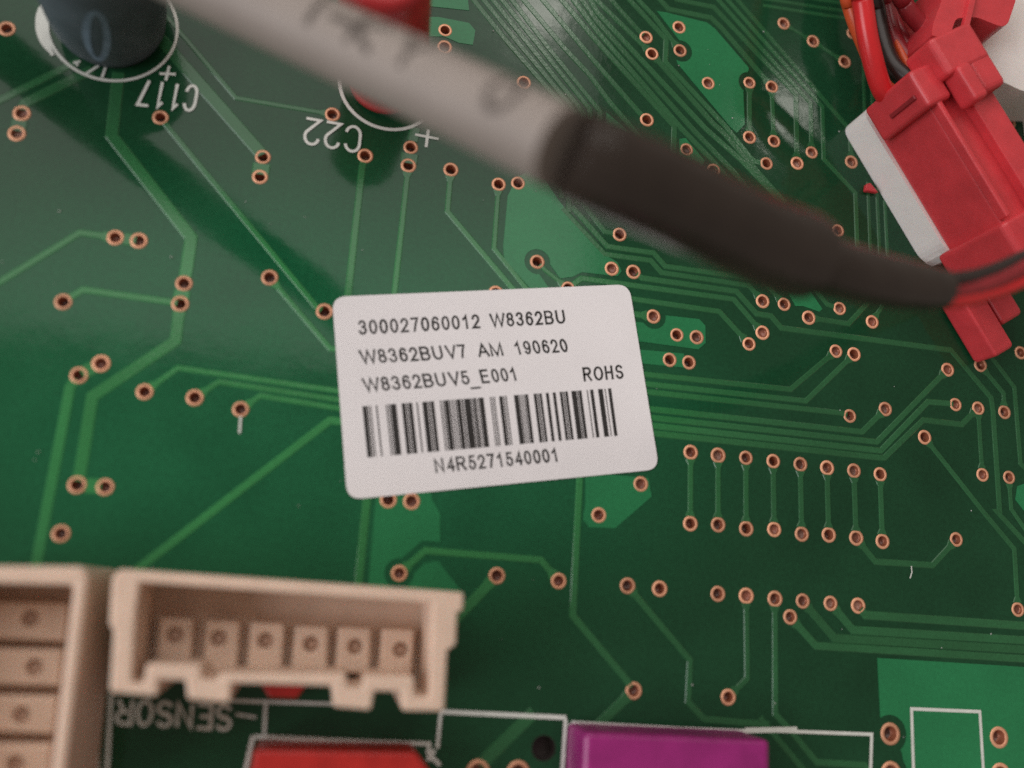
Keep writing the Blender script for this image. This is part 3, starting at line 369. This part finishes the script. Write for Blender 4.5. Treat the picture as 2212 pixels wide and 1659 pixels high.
def print_text(s, P0, P1, P2, z, weight=.15):
    """a printed word made of strokes, filling the parallelogram P0 (bottom left), P1 (bottom right), P2 (top left)"""
    P0, P1, P2 = Vector(P0), Vector(P1), Vector(P2); H_ = (P2 - P0).length; th = H_ * weight; bm = bmesh.new()
    tot = sum(LETTER[c][1] for c in s) - (LETTER[s[-1]][1] - LETTER[s[-1]][0]); x0 = 0; k = 0
    ex = (P1 - P0); ey = (P2 - P0); mx = th / 2 / ex.length * tot; my = weight / 2
    for c in s:
        w, adv, sts = LETTER[c]
        for st in sts:
            k += 1
            q = [P0 + ex * ((x0 + mx + x * (w - 2 * mx)) / tot) + ey * (my + y * (1 - 2 * my)) for x, y in st]
            if (q[0] - q[-1]).length > 1e-4:
                e0 = (q[0] - q[1]).normalized() * th * .5; e1 = (q[-1] - q[-2]).normalized() * th * .5
                q[0] = q[0] + e0 * .9; q[-1] = q[-1] + e1 * .9
            ribbon_bm(q, [th / 2 * random.uniform(.93, 1.06)] * len(q), z + k * 3e-5, bm=bm)
        x0 += adv
    return bm
for s, p0, p1, p2 in SILKTEXT:
    p0, p1, p2 = Vector(p0), Vector(p1), Vector(p2); n = len(s); adv = 1 / (n - .3); bm = bmesh.new()
    for i, ch in enumerate(s):
        for st in GLYPH[ch]:
            k_ += 1
            q = [p0 + (p1 - p0) * ((i + x * .7) * adv) + (p2 - p0) * y for x, y in st]
            ribbon_bm(q, [.0135] * len(q), Z_INK + k_ * 4e-5, bm=bm)
    ink('silkscreen_text', bm)
# dust lying on the mask
bm = bmesh.new()
for i in range(70):
    x, y = random.uniform(-4.4, 5.0), random.uniform(-3.0, 4.2); r = random.uniform(.003, .009); a = random.random() * 6.28
    vs_ = [bm.verts.new((x + r * math.cos(a + k * 1.57) * random.uniform(.4, 1.6), y + r * math.sin(a + k * 1.57) * random.uniform(.4, 1.6), .0095)) for k in range(4)]
    t_ = bm.verts.new((x, y, .0095 + r)); 
    for k in range(4): bm.faces.new([vs_[k], vs_[(k + 1) % 4], t_])
d = obj('dust', bm, M_DUST, board); d['kind'] = 'stuff'

# ------------------------------------------------------------------ paper label
lab = thing('label_sticker', 'white paper sticker with printed part numbers and barcode stuck on the board', 'label', loc=(0, 0, 0))
obj('paper', slab_bm(round_poly(LABEL, .13, 8), [], .0062, .0125), M_PAPER, lab)
for s, p0, p1, p2 in LABELTEXT: obj('printed_text', print_text(s, p0, p1, p2, .0135), M_PRINT, lab)
bm = bmesh.new(); bm.faces.new([bm.verts.new((x, y, .0135)) for x, y in UNDERSCORE]); bm.normal_update()
obj('printed_text', bm, M_PRINT, lab)
bm = bmesh.new(); q0, q1, q2, q3 = [Vector(q) for q in BARQUAD]
for a, b in BARS:
    c = [q3 + (q2 - q3) * a, q3 + (q2 - q3) * b, q0 + (q1 - q0) * b, q0 + (q1 - q0) * a]
    bm.faces.new([bm.verts.new((p.x, p.y, .0135)) for p in c])
bc = obj('barcode', bm, M_PRINT, lab); bc['kind'] = 'stuff'

# ------------------------------------------------------------------ white connectors at the lower edge
def header(name, label, outer, inner, blocks, holes, floor_z=.28):
    t = thing(name, label, 'connector', 'white pin headers along the lower edge')
    obj('housing', slab_bm(outer, [inner], .004, 1.0), M_CREAM, t, bevel=.028, seg=2, ang=40)
    obj('floor', slab_bm(inner, [], .006, floor_z), M_CREAM, t)
    for b, h in zip(blocks, holes):
        obj('contact_block', slab_bm(b, [circle_pts(h, .055, 18)], floor_z, .48), M_CREAM, t, bevel=.02, seg=2, ang=40)
        bm = revolve_bm([(.0545, .0), (.0545, .12), (.03, .14)], 14); bm.transform(Matrix.Translation((h[0], h[1], floor_z)))
        obj('contact', bm, M_PIN, t)
    return t
header('pin_header', 'cream six way socket header with notched front wall above SENSOR print', CONN_OUT, CONN_IN, BLOCKS, HOLES)
header('pin_header', 'cream socket header cut off by the left edge with stacked contacts', LEFT_OUT, LEFT_IN, LEFT_BLOCKS, LEFT_HOLES)

# ------------------------------------------------------------------ film capacitors at the bottom edge
(xa, ya), (xb, yb) = RELAY
t = thing('film_capacitor', 'red box capacitor at the bottom edge in front of the cream header', 'capacitor', 'box capacitors along the bottom edge')
obj('body', slab_bm([(xa - .03, ya - 1.1), (RELAYC[0] + .15, ya - 1.1), (RELAYC[0] + .02, RELAYC[1] - .02), (xb, yb), (xa, ya)], [], .004, .42), M_REDBOX, t, bevel=.03, seg=3)
bm = slab_bm([(xa + .2, ya - 1.0), (xb - .2, ya - 1.0), (xb - .2, ya - .45), (xa + .2, ya - .45)], [], .42, .424); obj('top_panel', bm, M_REDBOX, t)
(xa, ya), (xb, yb) = MAGENTA
t = thing('film_capacitor', 'magenta box capacitor at the bottom edge right of the red one', 'capacitor', 'box capacitors along the bottom edge')
obj('body', slab_bm([(xa, ya - 1.0), (xb, ya - 1.0), (xb, yb), (xa, ya)], [], .004, .5), M_MAGENTA, t, bevel=.05, seg=3)
o = obj('film_chip', slab_bm(BITS, [], .006, .25), M_REDBOX, None, bevel=.015); tag(o, 'small red component in the recess under the cream header', 'component')

# ------------------------------------------------------------------ electrolytic capacitors
t = thing('electrolytic_capacitor', 'dark electrolytic capacitor with a faint 0 beside the C117 print', 'capacitor', 'round capacitors at the top edge', loc=(C117[0], C117[1], 0))
rc = .492
obj('sleeve', revolve_bm([(rc - .07, .004), (rc - .06, .05), (rc - .03, .1), (rc - .035, .15), (rc, .24), (rc, 1.1), (rc - .03, 1.14), (rc - .06, 1.15)], 64), M_TEAL, t, smooth=True)
obj('metal_top', revolve_bm([(rc - .06, 1.148), (rc - .075, 1.13), (.02, 1.13)], 48), M_ALU, t, smooth=True)
bm = bmesh.new()
def on_can(th, z, r): return Vector((r * math.cos(th), r * math.sin(th), z))
n = 32; rings = []
for j in range(n):
    a = 2 * math.pi * j / n
    rings.append([bm.verts.new(on_can(R(-82) + (.08 + d_) / rc * math.cos(a) * 1.0 + .12 * math.sin(a), .58 + (.33 + d_) * math.sin(a), rc + .003)) for d_ in (.03, -.03)])
for j in range(n): bm.faces.new([rings[j][0], rings[(j + 1) % n][0], rings[(j + 1) % n][1], rings[j][1]])
bmesh.ops.recalc_face_normals(bm, faces=bm.faces[:])
obj('printed_digit', bm, M_BLUEINK, t)
t = thing('electrolytic_capacitor', 'red electrolytic capacitor behind the grey cable inside the C22 circle', 'capacitor', 'round capacitors at the top edge', loc=(-1.40, 2.8, 0))
t.rotation_euler = (0, R(-5.5), 0)
rc = .375
obj('sleeve', revolve_bm([(rc - .02, .05), (rc, .07), (rc, .14), (rc - .012, .17), (rc, .2), (rc, 1.55), (rc - .025, 1.61), (rc - .07, 1.63), (.02, 1.632)], 64), M_REDSLEEVE, t, smooth=True)
for s in (-1, 1): obj('lead', tube_bm([Vector((s * .13, 0, -.05)), Vector((s * .13, 0, .08))], [.03] * 2, 8), M_ALU, t)

# ------------------------------------------------------------------ grey cable
cb = thing('cable', 'thick grey cable ending in dark heat shrink crossing the board diagonally', 'cable')
def sweep(data, n): 
    s = spline(data, n); return [Vector(q[:3]) for q in s], [q[3] for q in s]
Cc, Cr = sweep(CABLE, 14)
obj('jacket', tube_bm(Cc, Cr, 40), M_CABLE, cb, smooth=True)
Hc, Hr = sweep(SHRINK, 10)
obj('heat_shrink', tube_bm(Hc, Hr, 72, wob=.014, ridges=[(R(108), .2, .09, .09, .05), (R(78), .22, .09, .1, .05), (R(60), .24, .12, .12, .035), (R(100), .55, .2, .14, .03), (R(60), .8, .15, .1, .03)]), M_SHRINK, cb, smooth=True)
Sc, Sr = sweep(SLEEVE, 8)
obj('inner_sleeve', tube_bm(Sc, Sr, 32, wob=.02), M_SHRINK, cb, smooth=True)
fr = frames(Cc)
def on_cable(s, a, r):
    s = max(0, min(len(Cc) - 1.001, s)); i = int(s); f = s - i
    c = Cc[i].lerp(Cc[i + 1], f); t_, sd, u = fr[i]
    return c + (sd * math.cos(a) + u * math.sin(a)) * (r + .0025)
CG = {'I': [[(.5, 0), (.5, 1)]], '-': [[(0, .5), (1, .5)]], 'K': [[(0, 0), (0, 1)], [(1, 1), (0, .5), (1, 0)]], 'Y': [[(0, 1), (.5, .5), (1, 1)], [(.5, .5), (.5, 0)]], '0': [circ_arc(.5, .5, .5, .5, 0, 360, 20)]}
step = (Cc[48] - Cc[47]).length
for ch, (x, y) in zip('I-KY0', CABTXT):
    i0 = min(range(len(Cc)), key=lambda i: (Cc[i].x - x) ** 2 + (Cc[i].y - y) ** 2)
    bm = bmesh.new()
    for st in CG[ch]:
        P = []
        for a, b in zip(st, st[1:]):
            P += [Vector(a).lerp(Vector(b), k / 4) for k in range(4)]
        P.append(Vector(st[-1])); P = [Vector((p.x * .19, p.y * .23)) for p in P]
        L_, R_ = offset(P, [.025] * len(P))
        rows = [[bm.verts.new(on_cable(i0 + (q.x - .085) / step, R(80) + (q.y - .08) / .235, .235)) for q in (l, r_)] for l, r_ in zip(L_, R_)]
        for a, b in zip(rows, rows[1:]): bm.faces.new([a[0], a[1], b[1], b[0]])
    bmesh.ops.recalc_face_normals(bm, faces=bm.faces[:])
    obj('printed_mark', bm, M_CABLEINK, cb)

# ------------------------------------------------------------------ wires
def wire(label, pts, r, m, group):
    C = spline(pts, 8); o = obj('wire', tube_bm(C, [r] * len(C), 16), m, None, smooth=True); tag(o, label, 'wire', group); return o
G1, G2 = 'wires leaving the dark sleeve', 'wires entering the red plug from above'
wire('bright red wire leaving the dark sleeve, lowest of its bundle', WIRES['red_a'], .06, M_REDWIRE, G1)
wire('red wire leaving the dark sleeve just above the lowest one', WIRES['red_b'], .055, M_REDDARK, G1)
wire('dark brown wire between the red wires leaving the sleeve', WIRES['dark'], .065, M_BLACKWIRE, G1)
wire('shiny red wire bending down into the red plug, nearest the camera', WIRES['top_red'], .098, M_REDWIRE, G2)
wire('orange wire half hidden behind the shiny red wire', WIRES['top_orange'], .075, M_ORANGE, G2)
wire('black wire right beside the shiny red wire', WIRES['top_black'], .095, M_BLACKWIRE, G2)
wire('dark red wire just right of the black one', WIRES['top_black2'], .085, M_REDDARK, G2)
wire('red wire bending right into the rear red plug', WIRES['top_red2'], .085, M_REDDARK, G2)
wire('thin short orange wire right of the black wire at the plug', WIRES['top_orange2'], .04, M_ORANGE, G2)
wire('dull red wire half hidden behind the others at the rear plug', WIRES['top_red3'], .07, M_REDDARK, G2)

# ------------------------------------------------------------------ red plug in its white header (local axes: t along, s across, z up)
A = Vector((.54, -.84)).normalized(); Bv = Vector((-A.y, A.x))
PM = Matrix(((A.x, Bv.x, 0, 3.49), (A.y, Bv.y, 0, 3.08), (0, 0, 1, 0), (0, 0, 0, 1)))
def pbox(name, t0, t1, s0, s1, z0, z1, m, parent, bevel=.03, cut=None, seg=3):
    poly = cut or [(t0, s0), (t1, s0), (t1, s1), (t0, s1)]
    return obj(name, slab_bm(poly, [], z0, z1, True, PM), m, parent, bevel=bevel, seg=seg)
wh = thing('wire_header', 'white plastic header base under the near red plug', 'connector')
obj('housing', slab_bm(round_poly([(-.16, -.012), (1.5, -.012), (1.62, .1), (1.62, .75), (-.16, .75)], .13), [], .004, .37, True, PM), M_WHITE, wh, bevel=.025, seg=3)
obj('back_wall', slab_bm([(-.15, .68), (1.6, .68), (1.6, .74), (-.15, .74)], [], .365, .6, True, PM), M_WHITE, wh, bevel=.02)
pg = thing('red_plug', 'near red plug with latch seated in a white header', 'plug')
obj('body', slab_bm([(.02, .02), (1.95, .02), (1.95, .64), (.02, .64)], [], .374, 1.08, True, PM), M_RED, pg, bevel=.03, seg=3)
pbox('top_rail', .3, 1.5, .36, .645, 1.07, 1.19, M_RED, pg, .02)
pbox('top_lip', .24, 1.5, .018, .075, 1.07, 1.18, M_RED, pg, .015)
pbox('end_block', -.13, .26, -.1, .2, .48, 1.2, M_RED, pg, .04)
pbox('end_rib', .08, .125, -.125, -.095, .75, 1.12, M_REDDARK, pg, .008)
pbox('end_block', 1.52, 2.0, -.1, .66, .3, 1.2, M_RED, pg, .05)
pbox('latch', -.3, .1, .15, .7, .95, 1.34, M_RED, pg, .05)
pbox('latch', -.02, .39, .42, .7, .95, 1.33, M_RED, pg, .05)
pbox('latch_finger', .05, .43, .22, .38, 1.16, 1.38, M_RED, pg, .04)
pbox('foot', 1.9, 2.68, -.12, .14, .03, .34, M_RED, pg, .04)
pbox('foot', 2.0, 2.45, .2, .5, .03, .3, M_RED, pg, .05)
obj('tab', slab_bm(TAB, [], .008, .06, True), M_RED, pg, bevel=.01)
t = thing('red_plug', 'rear red plug cut off by the top edge near the white housing', 'plug')
obj('body', slab_bm(round_poly(BACKPLUG, .05), [], .25, 1.0, True), M_RED, t, bevel=.05, seg=3)
x0, y0 = BACKPLUG[2]
obj('ridge', slab_bm([(x0 + .2, y0 - .25), (x0 + .26, y0 - .27), (x0 + .42, y0 + .3), (x0 + .36, y0 + .32)], [], .99, 1.05, True), M_RED, t, bevel=.02)
t = thing('white_housing', 'large glossy white connector housing at the upper right edge', 'connector')
obj('body', slab_bm(round_poly(WHITE, .08), [], .01, .6, True), M_WHITE, t, bevel=.06, seg=4)
